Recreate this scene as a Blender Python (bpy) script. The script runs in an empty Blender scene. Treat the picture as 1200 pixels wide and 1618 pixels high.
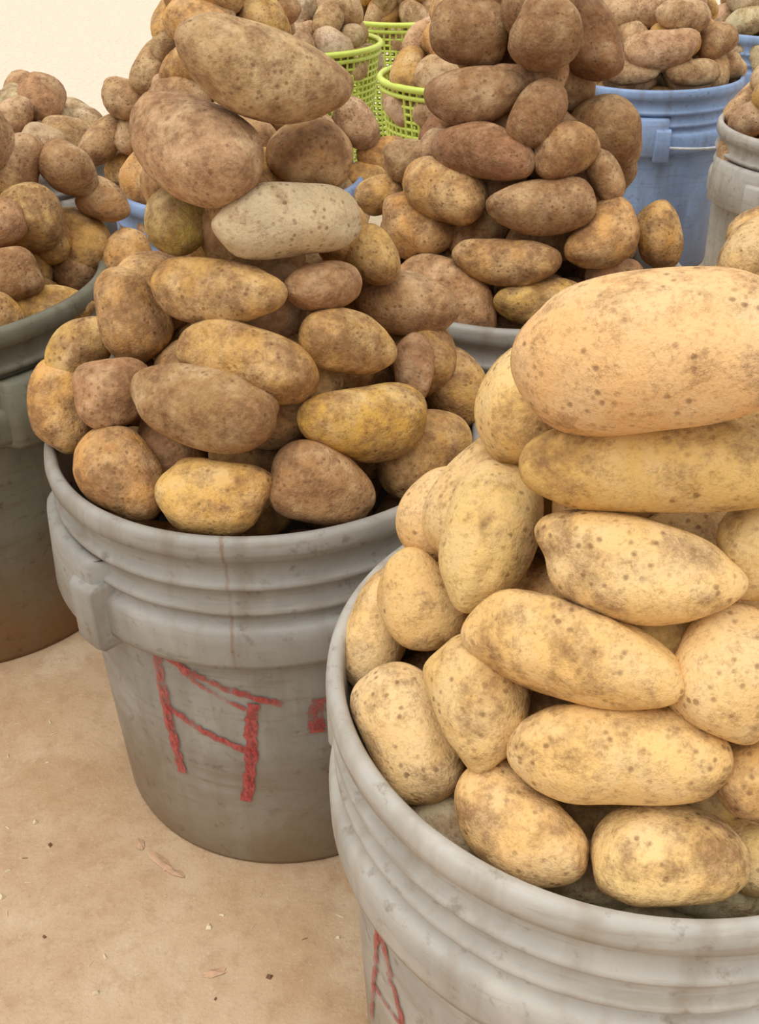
import bpy, numpy as np, math
from mathutils import Vector, Matrix
rng=np.random.default_rng(7)
HB=0.311          # height of the common bucket, metres
def lin(c):
    return tuple(((v/255)/12.92 if v/255<=.04045 else ((v/255+.055)/1.055)**2.4) for v in c)
# ------------------------------------------------ camera
cd=bpy.data.cameras.new('camera'); cam=bpy.data.objects.new('camera',cd); bpy.context.collection.objects.link(cam)
cd.sensor_fit='VERTICAL'; cd.sensor_height=24; cd.lens=24.37; cd.clip_start=.01
cam.matrix_world=Matrix.Translation((0,0,.662))@Matrix.Rotation(math.pi/2-.5788,4,'X')@Matrix.Rotation(-.0101,4,'Z')
bpy.context.scene.camera=cam
bpy.context.scene.view_settings.view_transform='Standard'
# ------------------------------------------------ node helpers
class NT:
    def __init__(s,name):
        s.m=bpy.data.materials.new(name); s.m.use_nodes=True; s.t=s.m.node_tree; s.t.nodes.clear()
        s.out=s.n('ShaderNodeOutputMaterial'); s.b=s.n('ShaderNodeBsdfPrincipled'); s.l(s.b.outputs[0],s.out.inputs[0])
    def n(s,k,**kw):
        x=s.t.nodes.new(k)
        for a,v in kw.items(): setattr(x,a,v)
        return x
    def l(s,a,b): s.t.links.new(a,b)
    def noise(s,vec,scale,detail=4,rough=.55,dist=0):
        x=s.n('ShaderNodeTexNoise'); x.inputs['Scale'].default_value=scale; x.inputs['Detail'].default_value=detail
        x.inputs['Roughness'].default_value=rough; x.inputs['Distortion'].default_value=dist; s.l(vec,x.inputs['Vector']); return x.outputs[0]
    def mr(s,v,a,b,c=0,d=1):
        x=s.n('ShaderNodeMapRange'); s.l(v,x.inputs[0])
        for i,q in zip((1,2,3,4),(a,b,c,d)): x.inputs[i].default_value=q
        return x.outputs[0]
    def math(s,op,a,b=None):
        x=s.n('ShaderNodeMath',operation=op)
        for i,q in enumerate((a,b)):
            if q is None: continue
            if isinstance(q,(int,float)): x.inputs[i].default_value=q
            else: s.l(q,x.inputs[i])
        return x.outputs[0]
    def mix(s,f,a,b,mode='MIX'):
        x=s.n('ShaderNodeMix',data_type='RGBA',blend_type=mode)
        for i,q in ((0,f),(6,a),(7,b)):
            if isinstance(q,(int,float)): x.inputs[i].default_value=q
            elif isinstance(q,tuple): x.inputs[i].default_value=(*q[:3],1)
            else: s.l(q,x.inputs[i])
        return x.outputs[2]
    def bump(s,h,st,d):
        x=s.n('ShaderNodeBump'); x.inputs['Strength'].default_value=st; x.inputs['Distance'].default_value=d
        s.l(h,x.inputs['Height']); s.l(x.outputs[0],s.b.inputs['Normal'])
def potato_mat():
    m=NT('potato_skin'); tc=m.n('ShaderNodeTexCoord').outputs['Object']
    tint=m.n('ShaderNodeAttribute',attribute_name='tint').outputs['Color']
    dirt=m.n('ShaderNodeAttribute',attribute_name='dirt').outputs['Fac']
    n1=m.noise(tc,26,5,.6,.15); nm=m.noise(tc,80,6,.7,.1); n2=m.noise(tc,190,5,.7); n3=m.noise(tc,480,3,.6)
    big=m.noise(tc,13,3)
    c=m.mix(m.mr(big,.35,.7),tint,m.mix(1.0,tint,(.98,.87,.70),'MULTIPLY'))
    # pale dry dust
    c=m.mix(m.math('MULTIPLY',m.mr(m.noise(tc,34,5,.65),.44,.64),.45),c,lin((220,195,156)))
    # dried soil patches, amount follows the dirt attribute
    s=m.math('ADD',m.math('MULTIPLY',n1,.48),m.math('MULTIPLY',nm,.52))
    f=m.mr(m.math('ADD',s,m.math('MULTIPLY',dirt,.23)),.555,.70)
    dc=m.mix(m.mr(n2,.35,.65),lin((96,64,40)),lin((158,120,86)))
    c=m.mix(m.math('MULTIPLY',f,.78),c,dc)
    net=m.mr(m.math('ABSOLUTE',m.math('SUBTRACT',n2,.5)),0,.045,1,0)
    c=m.mix(m.math('MULTIPLY',m.math('MULTIPLY',net,m.mr(nm,.42,.6)),.34),c,lin((116,80,52)))
    v=m.n('ShaderNodeTexVoronoi'); v.inputs['Scale'].default_value=190; m.l(tc,v.inputs['Vector'])
    vm=m.mr(m.math('ADD',v.outputs['Distance'],m.math('MULTIPLY',m.math('SUBTRACT',n3,.5),.35)),.12,.30,1,0)
    patch=m.mr(m.noise(tc,32,3),.42,.56)
    c=m.mix(m.math('MULTIPLY',m.math('MULTIPLY',vm,patch),.6),c,lin((100,66,40)))
    c=m.mix(m.math('MULTIPLY',m.mr(n3,.54,.70),.30),c,lin((112,78,50)))
    m.l(c,m.b.inputs['Base Color']); m.b.inputs['Roughness'].default_value=.8
    m.b.inputs['Specular IOR Level'].default_value=.2
    h=m.math('ADD',m.math('MULTIPLY',n2,.5),m.math('SUBTRACT',m.math('ADD',m.math('MULTIPLY',nm,.9),m.math('MULTIPLY',f,.25)),m.math('MULTIPLY',vm,.2)))
    m.bump(h,.6,.003); return m.m
POT=potato_mat()
def plastic(name,col,grime,rough=.5,base=None,seam=False,dark=.8):
    m=NT(name); tc=m.n('ShaderNodeTexCoord').outputs['Object']
    sep=m.n('ShaderNodeSeparateXYZ'); m.l(tc,sep.inputs[0]); z=sep.outputs['Z']
    n1=m.noise(tc,14,6,.65,.6); n2=m.noise(tc,90,5,.65); n4=m.noise(tc,5,3)
    mp=m.n('ShaderNodeMapping'); mp.inputs['Scale'].default_value=(1,1,.12); m.l(tc,mp.inputs['Vector'])
    st=m.noise(mp.outputs[0],45,4,.6)
    mh=m.n('ShaderNodeMapping'); mh.inputs['Scale'].default_value=(.15,.15,1.6); m.l(tc,mh.inputs['Vector'])
    sh=m.noise(mh.outputs[0],110,4,.6)
    c=m.mix(m.mr(m.math('ADD',n1,m.math('MULTIPLY',n4,.4)),.5,.85),tuple(col),tuple(x*dark*.9 for x in col))
    c=m.mix(m.math('MULTIPLY',m.mr(st,.50,.72),.45),c,tuple(grime))
    c=m.mix(m.math('MULTIPLY',m.mr(sh,.54,.72),.40),c,tuple(grime))
    g=m.math('ADD',m.mr(z,0.0,.17,1,0),m.math('MULTIPLY',m.math('SUBTRACT',n1,.5),1.0))
    c=m.mix(m.math('MULTIPLY',m.mr(g,.15,1.0),.9),c,base or tuple(grime))
    c=m.mix(m.math('MULTIPLY',m.mr(n2,.58,.70),.5),c,tuple(x*.6 for x in grime))
    if seam:
        x=m.math('ABSOLUTE',m.math('ADD',m.math('ADD',sep.outputs['X'],.014),m.math('MULTIPLY',m.math('SUBTRACT',n2,.5),.004)))
        k=m.math('MULTIPLY',m.mr(x,.0004,.0018,1,0),m.mr(z,.205,.225)); k=m.math('MULTIPLY',k,m.mr(sep.outputs['Y'],-.02,0,1,0))
        c=m.mix(m.math('MULTIPLY',m.math('MULTIPLY',k,m.mr(n1,.35,.6)),.7),c,lin((120,82,50)))
    m.l(c,m.b.inputs['Base Color']); m.b.inputs['Roughness'].default_value=rough; m.b.inputs['Specular IOR Level'].default_value=.35
    m.bump(n2,.2,.001); return m.m
def flat(name,col,rough=.6,nscale=80,var=.75):
    m=NT(name); tc=m.n('ShaderNodeTexCoord').outputs['Object']
    c=m.mix(m.mr(m.noise(tc,nscale,4),.35,.65),tuple(col),tuple(x*var for x in col))
    m.l(c,m.b.inputs['Base Color']); m.b.inputs['Roughness'].default_value=rough; return m.m
# ------------------------------------------------ mesh helpers
def mk(name,V,Fc,mats,mi=None,loc=(0,0,0),smooth=True):
    me=bpy.data.meshes.new(name); me.from_pydata([tuple(v) for v in V],[],Fc)
    for m in mats: me.materials.append(m)
    if mi is not None: me.polygons.foreach_set('material_index',mi)
    me.polygons.foreach_set('use_smooth',[smooth]*len(me.polygons)); me.update()
    ob=bpy.data.objects.new(name,me); bpy.context.collection.objects.link(ob); ob.location=loc
    return ob
# ------------------------------------------------ bucket
CZ=1.14
def body_r(z,R,H):
    t=min(1,max(0,(-z-.083*CZ)/(H-.083*CZ))); return R*(.942+( .890-.942)*t)
def bucket(x,y,R=.155,H=HB,mat=None,lug=-62,marks=None,bail=False,seed=0):
    N=128
    prof=[(.944,-.0035),(.947,0.0),(.960,.0022),(.985,.0022),(1.0,-.001),(1.005,-.006),(1.0,-.011),(.974,-.0135),
      (.962,-.016),(.962,-.0255),(.985,-.0275),(.992,-.0295),(.985,-.0315),(.958,-.0335),(.956,-.043),(.980,-.0450),(.987,-.047),(.980,-.049),
      (.954,-.051),(.958,-.056),(.992,-.0585),(1.004,-.061),(1.010,-.066),(1.008,-.081),(1.002,-.0850),(.988,-.0850),(.975,-.078),(.946,-.076),(.942,-.086)]
    prof=[(r,z*CZ) for r,z in prof]; z0=.086*CZ
    for i in range(1,9):
        z=-z0-(H-z0-.006)*i/8; prof.append((body_r(z,R,H)/R,z))
    prof+=[(.880,-H),(.80,-H),(.78,-H+.004),(0.0001,-H+.004)]
    prof=[(.0001,-H+.012),(.86,-H+.012),(.915,-.10),(.930,-.05)]+prof
    n=len(prof); V=[];Fc=[]
    r0=np.random.default_rng(seed+50); ph0=r0.uniform(0,6,4)
    for (r,z) in prof:
        for j in range(N):
            a=2*math.pi*j/N
            q=r*(1+.0035*math.sin(2*a+ph0[0])+.002*math.sin(3*a+ph0[1]))
            V.append((R*q*math.cos(a),R*q*math.sin(a),H+z+.0012*math.sin(2*a+ph0[2])*(z>-.2)))
    for i in range(n-1):
        for j in range(N):
            jj=(j+1)%N; Fc.append((i*N+j,i*N+jj,(i+1)*N+jj,(i+1)*N+j))
    mi=[0]*len(Fc)
    def P3(phi,r,z): a=math.radians(phi-90); return (r*math.cos(a),r*math.sin(a),H+z)
    def block(phi0,half,z0,z1,ro,ri,bev=.004,slope=0):
        secs=17; st=len(V)
        for i in range(secs):
            t=-1+2*i/(secs-1); ph=phi0+half*t
            e=min(1,(1-abs(t))*6); rr=ri+(ro-ri)*math.sin(e*math.pi/2)
            ring=[(ri,z0),(rr-bev*e-slope,z0),(rr-slope*.8,z0-bev),(rr,z1+bev),(rr-bev*e,z1),(ri,z1)]
            for (r,z) in ring: V.append(P3(ph,r,z))
        for i in range(secs-1):
            for j in range(6):
                jj=(j+1)%6; Fc.append((st+i*6+j,st+i*6+jj,st+(i+1)*6+jj,st+(i+1)*6+j)); mi.append(0)
        Fc.append(tuple(range(st,st+6))); Fc.append(tuple(range(st+secs*6-6,st+secs*6))); mi.extend([0,0])
    if lug is not None:
        for L0 in (lug,lug+180):
            block(L0,22,-.040,-.100,R*1.055,R*.95,slope=.004)
            block(L0+17,5,-.056,-.108,R*1.075,R*.94)
        if bail:
            st=len(V); M=60; tr=.0022
            for i in range(M):
                t=i/(M-1); ph=lug+17+160*t; drop=math.sin(t*math.pi)
                z=-.083-.010*drop; r=R*1.055+.004*drop
                for j in range(8):
                    b=2*math.pi*j/8; V.append(P3(ph,r+tr*math.cos(b),z+tr*math.sin(b)))
            for i in range(M-1):
                for j in range(8):
                    jj=(j+1)%8; Fc.append((st+i*8+j,st+i*8+jj,st+(i+1)*8+jj,st+(i+1)*8+j)); mi.append(1)
    if marks:
        r2=np.random.default_rng(seed+3)
        for (p0,z0,p1,z1,w) in marks:
            st=len(V); S=26; dx=math.radians(p1-p0)*R; dz=z1-z0; L=math.hypot(dx,dz); nx,nz=-dz/L,dx/L
            for i in range(S):
                t=i/(S-1); ph=p0+(p1-p0)*t; z=z0+dz*t
                wob=r2.normal(0,.0005)+.0012*math.sin(t*5+p0)
                for sgn in (-1,-.35,.35,1):
                    ww=w/2*(.75+.5*r2.random())*sgn+wob
                    pp=ph+math.degrees(nx*ww/R); zz=z+nz*ww
                    V.append(P3(pp,body_r(zz,R,H)*1.004+.0006,zz))
            for i in range(S-1):
                for j in range(3):
                    a=st+i*4+j; Fc.append((a,a+1,a+5,a+4)); mi.append(2)
    return mk('plastic_bucket',V,Fc,[mat,WIRE,PAINT],mi,(x,y,0))
WIRE=flat('handle_plastic',lin((206,210,216)))
def paint_mat():
    m=NT('red_paint'); tc=m.n('ShaderNodeTexCoord').outputs['Object']
    mp=m.n('ShaderNodeMapping'); mp.inputs['Scale'].default_value=(1,1,.45); m.l(tc,mp.inputs['Vector'])
    n=m.noise(mp.outputs[0],240,4,.75); n2=m.noise(tc,45,3)
    m.b.inputs['Roughness'].default_value=.7
    m.l(m.mix(m.mr(n,.4,.7),lin((158,44,46)),lin((180,100,92))),m.b.inputs['Base Color'])
    m.l(m.mr(m.math('ADD',n,m.math('MULTIPLY',n2,.7)),.70,.94,.10,.92),m.b.inputs['Alpha']); return m.m
PAINT=paint_mat()
M1=plastic('bucket_plastic_pale',lin((184,181,174)),lin((134,118,96)))
M2=plastic('bucket_plastic_grey',lin((156,153,147)),lin((114,99,78)),base=lin((120,100,72)),seam=True)
M3=plastic('bucket_plastic_olive',lin((122,120,105)),lin((86,75,52)),base=lin((122,84,46)))
M8=plastic('bucket_plastic_blue',lin((138,164,206)),lin((110,110,120)),base=lin((110,120,140)))
# ------------------------------------------------ potatoes
def potato(c,ax,up,L,W,Tk,seed,n=(30,20)):
    r=np.random.default_rng(seed); nu,nv=n
    th=np.linspace(0,math.pi,nv+1)[1:-1]; ph=np.linspace(0,2*math.pi,nu,endpoint=False)
    TH,PH=np.meshgrid(th,ph,indexing='ij')
    x=np.cos(TH).ravel(); s=np.sin(TH).ravel(); y=s*np.cos(PH.ravel()); z=s*np.sin(PH.ravel())
    x=np.concatenate([[1],x,[-1]]); y=np.concatenate([[0],y,[0]]); z=np.concatenate([[0],z,[0]])
    D=np.stack([x,y,z],1)
    k=1+0*x
    for i in range(7):
        d=r.normal(size=3); d/=np.linalg.norm(d); fr=r.uniform(1.3,3.9); k+= .025*np.sin(fr*(D@d)*1.6+r.uniform(0,6.28))*r.uniform(.5,1.3)
    for i in range(5):
        d=r.normal(size=3); d/=np.linalg.norm(d); fr=r.uniform(8,13); k+= .0045*np.sin(fr*(D@d)+r.uniform(0,6.28))
    for i in range(r.integers(6,12)):
        d=r.normal(size=3); d[0]*=1.1; d/=np.linalg.norm(d); wd=r.uniform(.006,.020); k-= r.uniform(.02,.05)*np.exp(-(1-D@d)/wd)
    q=np.sqrt(np.clip(1-x*x,0,1)); sq=np.where(q>1e-6,(1-np.abs(x)**r.uniform(2.1,2.8))**.5/np.maximum(q,1e-6),1)
    sq=np.clip(sq,1,1.14)
    tp=r.uniform(-.18,.18)
    X=x*k*L/2; Y=y*k*sq*(1+tp*x)*W/2; Z=z*k*sq*(1+tp*x)*Tk/2
    Y+=r.uniform(-.09,.09)*W*(x*x*2-1)
    ax=ax/np.linalg.norm(ax); b=np.cross(up,ax); b/=np.linalg.norm(b); u=np.cross(ax,b)
    V=np.outer(X,ax)+np.outer(Y,b)+np.outer(Z,u)+c
    Fc=[]; m=nv-1
    for j in range(nu):
        jj=(j+1)%nu; Fc.append((0,1+j,1+jj)); e=1+(m-1)*nu; Fc.append((len(x)-1,e+jj,e+j))
    for i in range(m-1):
        for j in range(nu):
            jj=(j+1)%nu; a=1+i*nu; Fc.append((a+j,a+nu+j,a+nu+jj,a+jj))
    return V,Fc
class Pile:
    def __init__(s,x,y,H,prof,seed,res=(30,20)):
        s.c=np.array([x,y,H]); s.prof=prof; s.V=[];s.F=[];s.T=[];s.D=[];s.n=0; s.r=np.random.default_rng(seed); s.k=seed*1000; s.res=res
    def rad(s,z): return float(np.interp(z,[p[0] for p in s.prof],[p[1] for p in s.prof]))
    def add(s,c,ax,up,L,W,Tk,tint,dirt):
        s.k+=1; V,Fc=potato(np.array(c),np.array(ax,float),np.array(up,float),L,W,Tk,s.k,s.res)
        Vn=len(V); s.V.append(V); s.F+= [tuple(i+s.n for i in f) for f in Fc]; s.n+=Vn
        s.T.append(np.tile(np.array([*tint,1.0]),(Vn,1))); s.D.append(np.full(Vn,dirt))
    # explicit potatoes: x,y,z (mm from rim centre), length, width (mm), azimuth, elevation of the long axis
    def place(s,txt,cols):
        rows=[[float(v) for v in q.split(',')] for q in txt.replace('\n','').split(';') if q.strip()]
        cols=cols.split()
        for (x,y,z,L,W,az,el),cc in zip(rows,cols):
            a,e=math.radians(az),math.radians(el); ax=np.array([math.cos(a)*math.cos(e),math.sin(a)*math.cos(e),math.sin(e)])
            n=np.array([x,y-12,0.]); n/=max(np.linalg.norm(n),1e-6); n[2]=.8; n/=np.linalg.norm(n)
            if abs(n@ax)>.85: n=np.array([ax[1],-ax[0],.2])
            s.add(s.c+np.array([x,y,z])/1000,ax,n,L/1000,W/1000,W*.92/1000,jt(PAL[cc[:2]],s.r,5),int(cc[2:])/100)
    def auto(s,ztop,size,tintf,dirtf,inset=0.0,phi=None,z0=-.03,dz=None):
        z=z0; lev=0; dz=dz or size*.52
        while z<ztop:
            r=s.rad(z)-inset
            cnt=max(1,int(2*math.pi*max(r,0)/(size*.86))) if r>.02 else 1
            for i in range(cnt):
                a=2*math.pi*(i+.5*(lev%2))/cnt+s.r.uniform(-.12,.12)
                if phi and not (phi[0]<=(math.degrees(a)%360)<=phi[1]): continue
                rr=max(r,0)+s.r.uniform(-.006,.006) if cnt>1 else 0
                p=s.c+np.array([rr*math.cos(a),rr*math.sin(a),z+s.r.uniform(-.006,.006)])
                n=np.array([math.cos(a),math.sin(a),.7]); tg=np.array([-math.sin(a),math.cos(a),0]); sl=np.cross(n,tg)
                b=s.r.uniform(-1.0,1.0); ax=tg*math.cos(b)+sl*math.sin(b)
                L=size*s.r.uniform(.78,1.22); W=L*s.r.uniform(.58,.78)
                s.add(p,ax,n,L,W,W*.92,tintf(s.r),dirtf(s.r))
            z+=dz; lev+=1
    def build(s):
        V=np.concatenate(s.V)-s.c; ob=mk('potato_pile',V,s.F,[POT],None,tuple(s.c))
        me=ob.data; a=me.attributes.new('tint','FLOAT_COLOR','POINT'); a.data.foreach_set('color',np.concatenate(s.T).ravel())
        b=me.attributes.new('dirt','FLOAT','POINT'); b.data.foreach_set('value',np.concatenate(s.D)); return ob
PAL=dict(Y1=(222,188,130),Y2=(208,170,110),GD=(202,160,98),BR=(172,134,94),RB=(152,114,84),PL=(190,176,148),YL=(212,172,98),GN=(174,156,86),DU=(190,158,124))
def jt(c,r,a=8): return lin([min(255,max(0,v+d)) for v,d in zip(c,np.array([1,1,1])*r.uniform(-a,a)+r.uniform(-4,4,3))])
piles=[]; G=lambda k: PAL[k]
gold=lambda r:jt(G('GD') if r.random()<.6 else G('BR'),r)
rb=lambda r:jt(G('RB') if r.random()<.4 else G('BR'),r)
du=lambda r:jt(G('DU') if r.random()<.6 else G('GD'),r)
pl=lambda r:jt(G('PL') if r.random()<.4 else G('DU'),r)
# ---- front right
p=Pile(.1271,.3965,HB,[(-.06,.128),(0,.122),(.06,.095),(.12,.055),(.17,.035),(.3,.02)],1,(52,36))
p.place("""-22,-35,186,113,62,-24,12;-16,-43,140,107,39,-18,7;-78,-8,84,72,46,67,35;-99,45,62,51,37,43,46;-107,10,33,53,40,-55,-33;-128,29,0,68,37,65,43;
-25,-60,104,87,42,-25,-3;-49,-72,71,96,41,-31,5;-116,-41,-6,74,43,-61,-22;-86,-63,34,63,42,-73,-26;-31,-100,38,84,40,-12,8;12,-87,71,55,44,46,41;
25,-105,31,39,31,18,7;-68,-102,0,65,40,-41,-10;-10,-121,2,62,42,-3,3;24,-57,109,41,33,87,52;-83,-62,-41,36,27,-42,-9;-36,4,98,34,24,48,41;
-31,-29,66,34,25,-23,17;-40,-55,24,36,28,0,40;-40,-103,-33,44,32,-16,6;18,-108,-32,52,32,4,-5;30,-110,-13,30,35,71,50;-96,-72,-36,46,32,-50,0""",
"Y118 Y232 Y105 Y115 Y112 Y128 Y130 Y133 Y128 Y130 Y132 Y118 Y230 Y132 Y136 Y222 PL20 Y220 Y235 Y235 PL30 PL30 Y120 PL25")
p.auto(.13,.078,lambda r:jt(G('Y2'),r),lambda r:r.uniform(.3,.5),inset=.05); p.auto(.14,.085,lambda r:jt(G('Y1'),r),lambda r:r.uniform(.1,.4),phi=(0,160),z0=-.01)
p.auto(-.04,.07,lambda r:jt(G('PL'),r),lambda r:r.uniform(.2,.4),inset=.02,z0=-.058)
piles.append(p)
# ---- centre left
p=Pile(-.0794,.6573,HB,[(-.06,.128),(0,.124),(.05,.105),(.10,.07),(.15,.045),(.2,.03),(.3,.02)],2,(44,30))
p.place("""19,-29,239,104,50,18,-22;-27,-29,199,97,55,-38,-13;38,6,184,55,44,0,0;-44,-12,148,45,44,79,47;28,-38,155,101,46,27,-6;-17,-57,121,85,40,-17,-1;
45,-43,116,51,32,28,-6;-87,3,79,66,50,-50,-49;101,26,77,73,47,-6,-8;77,14,115,44,34,-33,-40;61,-54,83,70,40,20,-20;2,-81,84,86,44,-11,-17;
-26,-99,64,95,51,-18,-5;-93,-49,50,53,47,-6,23;-139,-21,26,66,45,-69,-55;71,-80,44,85,48,26,-9;-88,-83,8,77,51,-44,-17;-21,-117,13,74,48,-8,2;
44,-110,12,68,50,-1,-29;110,-55,2,78,52,43,14;134,14,20,63,49,-38,-43;104,-17,49,49,29,87,42;-124,0,57,54,39,25,33;-89,-3,38,39,31,0,0""",
"DU52 DU55 BR58 GN40 PL15 GD62 BR62 GD62 BR58 GD55 GD62 GD62 BR58 BR60 GD55 YL50 GD60 YL35 BR60 GD55 GD50 BR50 GD58 BR60")
p.auto(.18,.075,gold,lambda r:r.uniform(.5,.7),inset=.052); p.auto(.19,.085,gold,lambda r:r.uniform(.4,.7),phi=(10,170),z0=-.01)
p.auto(-.04,.07,gold,lambda r:r.uniform(.5,.7),inset=.02,z0=-.055)
piles.append(p)
# ---- left edge
B3=(-.42,.90,.175,.33)
p=Pile(B3[0],B3[1],.33,[(-.06,.146),(0,.142),(.1,.09),(.16,.05),(.2,.02)],3,(30,20))
p.place("""115,12,51,59,58,90,43;138,67,6,77,64,-50,-49;139,61,80,60,47,-25,-33;114,-62,24,52,46,33,-1;132,-54,-14,85,49,35,1;184,50,-4,67,48,78,49;
101,49,85,59,43,56,52;166,71,46,50,41,-18,-25;99,-24,56,47,43,28,-8;92,-104,6,79,49,28,-11;137,42,-31,48,36,65,46""","GD60 GD60 BR60 BR55 YL55 GD50 BR60 BR60 BR60 GD50 BR60")
p.auto(.15,.08,gold,lambda r:r.uniform(.4,.7),inset=.045); p.auto(.16,.08,gold,lambda r:r.uniform(.4,.7),phi=(15,260),z0=-.01)
piles.append(p)
# ---- centre behind
p=Pile(.139,.9589,HB,[(-.06,.128),(0,.124),(.08,.10),(.15,.065),(.22,.045),(.3,.035),(.4,.02)],4,(32,22))
p.place("""-59,8,209,71,58,-6,-8;-4,-46,215,60,54,43,47;-55,-26,164,87,49,-22,7;-5,-63,157,62,44,37,44;-47,-62,124,93,46,-33,-3;19,-74,128,58,45,26,16;
-79,-52,90,85,49,-39,-11;-1,-95,90,95,45,2,4;52,-91,63,74,52,44,19;121,-21,39,63,44,-76,-56;-102,-35,53,77,56,-40,-19;-28,-106,48,94,41,-15,0;
-1,-119,17,77,39,4,7;-137,12,68,45,38,11,17;-110,18,100,46,41,11,17;54,-68,106,49,29,-38,-54;70,-81,22,61,33,24,-5;-78,-93,8,105,62,-43,-13;
-22,-20,168,53,43,-27,5;-85,13,109,40,35,43,46""","RB60 RB60 RB62 RB62 RB66 BR62 GD66 BR66 GD62 GD55 GD62 GD70 YL62 GD60 DU50 BR60 DU40 BR62 RB70 DU50")
p.auto(.26,.075,rb,lambda r:r.uniform(.5,.8),inset=.05); p.auto(.3,.08,rb,lambda r:r.uniform(.5,.8),phi=(15,165),z0=-.01)
piles.append(p)
# ---- behind the left tower
p=Pile(-.168,1.29,HB,[(-.06,.128),(0,.124),(.1,.08),(.2,.045),(.3,.03),(.4,.02)],5,(24,16))
p.place("""-125,-14,6,67,47,-17,-17;-154,-23,50,69,43,33,40;-123,-17,98,51,44,-11,-17;-117,-14,60,63,45,43,46;-87,-12,127,67,45,46,48;-59,-7,166,79,41,45,55;
-61,-44,112,45,40,-19,4;-21,-45,187,84,43,-26,-1;50,-6,185,69,45,14,3;144,17,57,69,52,-33,-40;176,18,19,59,48,11,17;150,5,-5,67,44,0,0""","YL40 DU50 DU50 DU50 DU50 DU50 DU50 DU50 BR50 DU50 GD50 GD50")
p.auto(.28,.078,du,lambda r:r.uniform(.3,.6),inset=.035); p.auto(.30,.078,du,lambda r:r.uniform(.3,.6))
piles.append(p)
# ---- blue bucket
p=Pile(.4755,1.9055,HB,[(-.06,.128),(0,.126),(.08,.09),(.16,.05),(.3,.02)],8,(24,16))
p.place("""-15,-99,57,123,67,-6,6;-101,-19,53,93,64,-29,-13;-77,-26,98,98,54,-23,3;40,-109,21,100,45,18,-3;-60,-98,23,101,41,-28,5;22,-76,101,92,53,12,-6;
88,-48,57,79,54,27,20;120,-28,15,64,48,0,0;-118,31,14,59,46,0,0""","DU50 DU50 DU40 DU50 DU50 DU50 BR50 DU50 BR50")
p.auto(.14,.085,du,lambda r:r.uniform(.3,.6),inset=.03); p.auto(.17,.085,du,lambda r:r.uniform(.3,.6),phi=(0,180)); piles.append(p)
def autopile(x,y,R,H,top,seed,tf,size=.085):
    p=Pile(x,y,H,[(-.06,R-.027),(0,R-.031),(top*.6,R*.5),(top,R*.12),(top+.1,.01)],seed,(24,16))
    p.auto(top*.8,size,tf,lambda r:r.uniform(.3,.6),inset=.035); p.auto(top,size,tf,lambda r:r.uniform(.3,.55)); piles.append(p)
autopile(-.5,1.45,.155,HB,.075,6,pl,.078)
autopile(-.139,2.25,.149,HB,.10,17,pl)
autopile(.15,1.9,.14,HB,.12,18,du)
autopile(.06,2.6,.13,HB,.12,19,du)
autopile(.85,2.4,.155,HB,.14,9,pl)
autopile(.643,1.52,.155,HB,.12,10,du)
p=Pile(.402,.79,HB,[(-.06,.128),(0,.126),(.06,.10),(.12,.065),(.17,.02)],11,(30,20))
p.auto(.12,.08,lambda r:jt(G('Y2'),r),lambda r:r.uniform(.3,.5),inset=.045); p.auto(.165,.082,lambda r:jt(G('GD') if r.random()<.5 else G('Y1'),r),lambda r:r.uniform(.3,.55)); piles.append(p)
for p in piles: p.build()
# ---- buckets
bucket(.1271,.3965,mat=M1,lug=52,marks=[(-63,-.115,-72,-.24,.005),(-63,-.115,-50,-.22,.007),(-69,-.19,-54,-.18,.004)],seed=1)
bucket(-.0794,.6573,mat=M2,lug=-62,marks=[(-28.5,-.099,-28.5,-.222,.0085),(-29,-.101,5,-.138,.0055),(-22,-.112,-5,-.143,.0035),(-2,-.136,-8,-.236,.0095),(-28,-.153,-3,-.188,.006),(15,-.136,13.5,-.168,.013)],seed=2)
bucket(*B3,mat=M3,lug=60)
bucket(.139,.9589,mat=M2,lug=100)
bucket(-.168,1.29,mat=M8,lug=60)
bucket(.4755,1.9055,mat=M8,lug=-20,bail=True)
bucket(-.5,1.45,mat=M2,lug=60); bucket(.85,2.4,mat=M8,lug=30); bucket(.643,1.52,mat=M1,lug=-70); bucket(.402,.79,mat=M1,lug=0)
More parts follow.
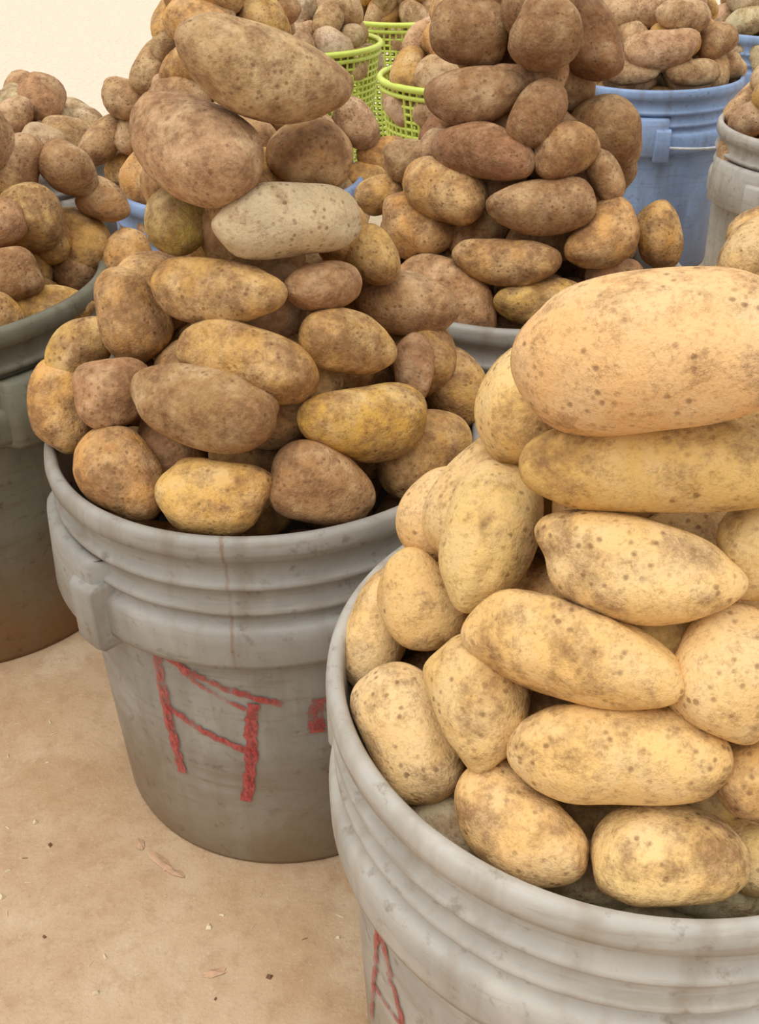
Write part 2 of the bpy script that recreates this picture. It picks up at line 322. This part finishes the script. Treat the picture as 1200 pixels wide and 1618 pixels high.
# ---- lattice baskets
LIME=flat('lime_plastic',lin((205,222,100)),.4,30,.85)
def basket(x,y,R,H=HB):
    V=[];Fc=[]
    def tube(pts,r,closed=False,K=6):
        st=len(V); n=len(pts)
        for i,p in enumerate(pts):
            p=np.array(p); a=np.array(pts[(i+1)%n] if closed or i<n-1 else pts[i]); b=np.array(pts[i-1] if closed or i>0 else pts[i])
            t=a-b; t/=np.linalg.norm(t); u=np.cross(t,[0.01,0.02,1.]); 
            if np.linalg.norm(u)<.1: u=np.cross(t,[1.,0,0])
            u/=np.linalg.norm(u); w=np.cross(t,u)
            for k in range(K):
                g=2*math.pi*k/K; V.append(p+r*(u*math.cos(g)+w*math.sin(g)))
        for i in range(n if closed else n-1):
            ii=(i+1)%n
            for k in range(K):
                kk=(k+1)%K; Fc.append((st+i*K+k,st+i*K+kk,st+ii*K+kk,st+ii*K+k))
    rr=lambda z:R*(.74+.26*z/H)
    def ring(z,r,off=0): tube([((rr(z)+off)*math.cos(a),(rr(z)+off)*math.sin(a),z) for a in np.linspace(0,2*math.pi,48,endpoint=False)],r,True)
    ring(H,.006,.002); ring(H-.014,.004,.002)
    for z in np.linspace(.004,H-.03,24): ring(z,.0028)
    for a in np.linspace(0,2*math.pi,60,endpoint=False): tube([(rr(z)*math.cos(a),rr(z)*math.sin(a),z) for z in (.004,H*.5,H)],.0026)
    st=len(V)
    for a in np.linspace(0,2*math.pi,48,endpoint=False): V.append(np.array([rr(0)*math.cos(a),rr(0)*math.sin(a),.004]))
    Fc.append(tuple(range(st,st+48)))
    return mk('lattice_basket',V,Fc,[LIME],None,(x,y,0))
basket(-.139,2.25,.149); basket(.15,1.9,.14); basket(.06,2.6,.13)
# ------------------------------------------------ ground
def ground_mat():
    m=NT('dusty_ground'); tc=m.n('ShaderNodeTexCoord').outputs['Object']
    n1=m.noise(tc,4,6,.62,.2); nb=m.noise(tc,12,6,.66,.2); n2=m.noise(tc,60,6,.7); n3=m.noise(tc,400,4,.7)
    c=m.mix(m.mr(n1,.36,.62),lin((194,170,143)),lin((174,145,113)))
    c=m.mix(m.math('MULTIPLY',m.mr(nb,.50,.68),.5),c,lin((164,128,96)))
    c=m.mix(m.math('MULTIPLY',m.mr(nb,.30,.46,1,0),.5),c,lin((206,186,160)))
    sep=m.n('ShaderNodeSeparateXYZ'); m.l(tc,sep.inputs[0])
    sunlit_far=m.mr(m.math('ADD',sep.outputs['Y'],m.math('MULTIPLY',n1,.8)),1.6,3.2); c=m.mix(sunlit_far,c,lin((216,200,182)))  # bright sunlight on the distant ground, painted into the base colour
    c=m.mix(m.math('MULTIPLY',m.mr(n2,.50,.72),.4),c,lin((142,108,78)))
    c=m.mix(m.math('MULTIPLY',m.mr(n3,.60,.72),.45),c,lin((220,206,180)))
    c=m.mix(m.math('MULTIPLY',m.mr(n3,.28,.42,1,0),.4),c,lin((122,92,66)))
    m.l(c,m.b.inputs['Base Color']); m.b.inputs['Roughness'].default_value=.95; m.b.inputs['Specular IOR Level'].default_value=.15
    m.bump(m.math('ADD',m.math('ADD',m.math('MULTIPLY',n2,.7),m.math('MULTIPLY',nb,1.8)),m.math('MULTIPLY',n3,.3)),.45,.004); return m.m
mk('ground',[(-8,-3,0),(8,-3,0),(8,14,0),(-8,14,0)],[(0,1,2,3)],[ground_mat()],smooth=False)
SM=[flat('straw',lin((218,200,168)),.9),flat('dark_crumb',lin((116,88,60)),.9)]
def litter(x0,x1,y0,y1,cnt):
    V=[];Fc=[];mi=[]
    for i in range(cnt):
        x,y=rng.uniform(x0,x1),rng.uniform(y0,y1); a=rng.uniform(0,math.pi); st=len(V)
        if i%3: L,w=rng.uniform(.003,.008),rng.uniform(.0006,.0014)
        else: L,w=rng.uniform(.002,.006),rng.uniform(.0015,.004)
        dx,dy=math.cos(a)*L/2,math.sin(a)*L/2; nx,ny=-math.sin(a)*w/2,math.cos(a)*w/2; h=w*.7
        for (p,q,z) in ((-dx-nx,-dy-ny,0),(dx-nx*.6,dy-ny*.6,0),(dx+nx,dy+ny,0),(-dx*.8+nx,-dy*.8+ny,0),(-dx*.6,-dy*.6,h),(dx*.6,dy*.6,h)): V.append((x+p-x0,y+q-y0,z))
        for f in ((0,1,5,4),(2,3,4,5),(1,2,5),(3,0,4)): Fc.append(tuple(st+k for k in f)); mi.append(0 if i%4 else 1)
    mk('straw_litter',V,Fc,SM,mi,(x0,y0,.0002),smooth=False)
litter(-.6,-.03,.15,.495,170); litter(-.6,-.25,.50,.70,60)
# clay flakes lying by the foot of the grey bucket
V=[];Fc=[]
for (cx,cy,L,w,a) in ((-.172,.524,.030,.009,-.7),(-.158,.513,.018,.006,-.4),(-.190,.540,.014,.006,-1.2),(-.118,.430,.018,.007,.2)):
    st=len(V); n=14
    for i in range(n):
        t=2*math.pi*i/n; k=rng.uniform(.72,1.1); u,v=math.cos(t)*L/2*k,math.sin(t)*w/2*k
        V.append((cx+u*math.cos(a)-v*math.sin(a),cy+u*math.sin(a)+v*math.cos(a),.0003+.0008*rng.random()))
    V.append((cx,cy,.0022))
    for i in range(n): Fc.append((st+i,st+(i+1)%n,st+n))
mk('clay_flakes',V,Fc,[flat('dry_clay',lin((192,156,126)),.95,120,.75)],smooth=False)
# ------------------------------------------------ light
w=bpy.data.worlds.new('world'); bpy.context.scene.world=w; w.use_nodes=True
bg=w.node_tree.nodes['Background']; bg.inputs[0].default_value=(1.0,.965,.91,1); bg.inputs[1].default_value=.95
def sun(name,rot,e,ang,col):
    l=bpy.data.lights.new(name,'SUN'); l.energy=e; l.angle=math.radians(ang); l.color=col
    o=bpy.data.objects.new(name,l); bpy.context.collection.objects.link(o); o.rotation_euler=[math.radians(v) for v in rot]
sun('daylight_sun',(14,-12,0),2.35,55,(1,.965,.90))
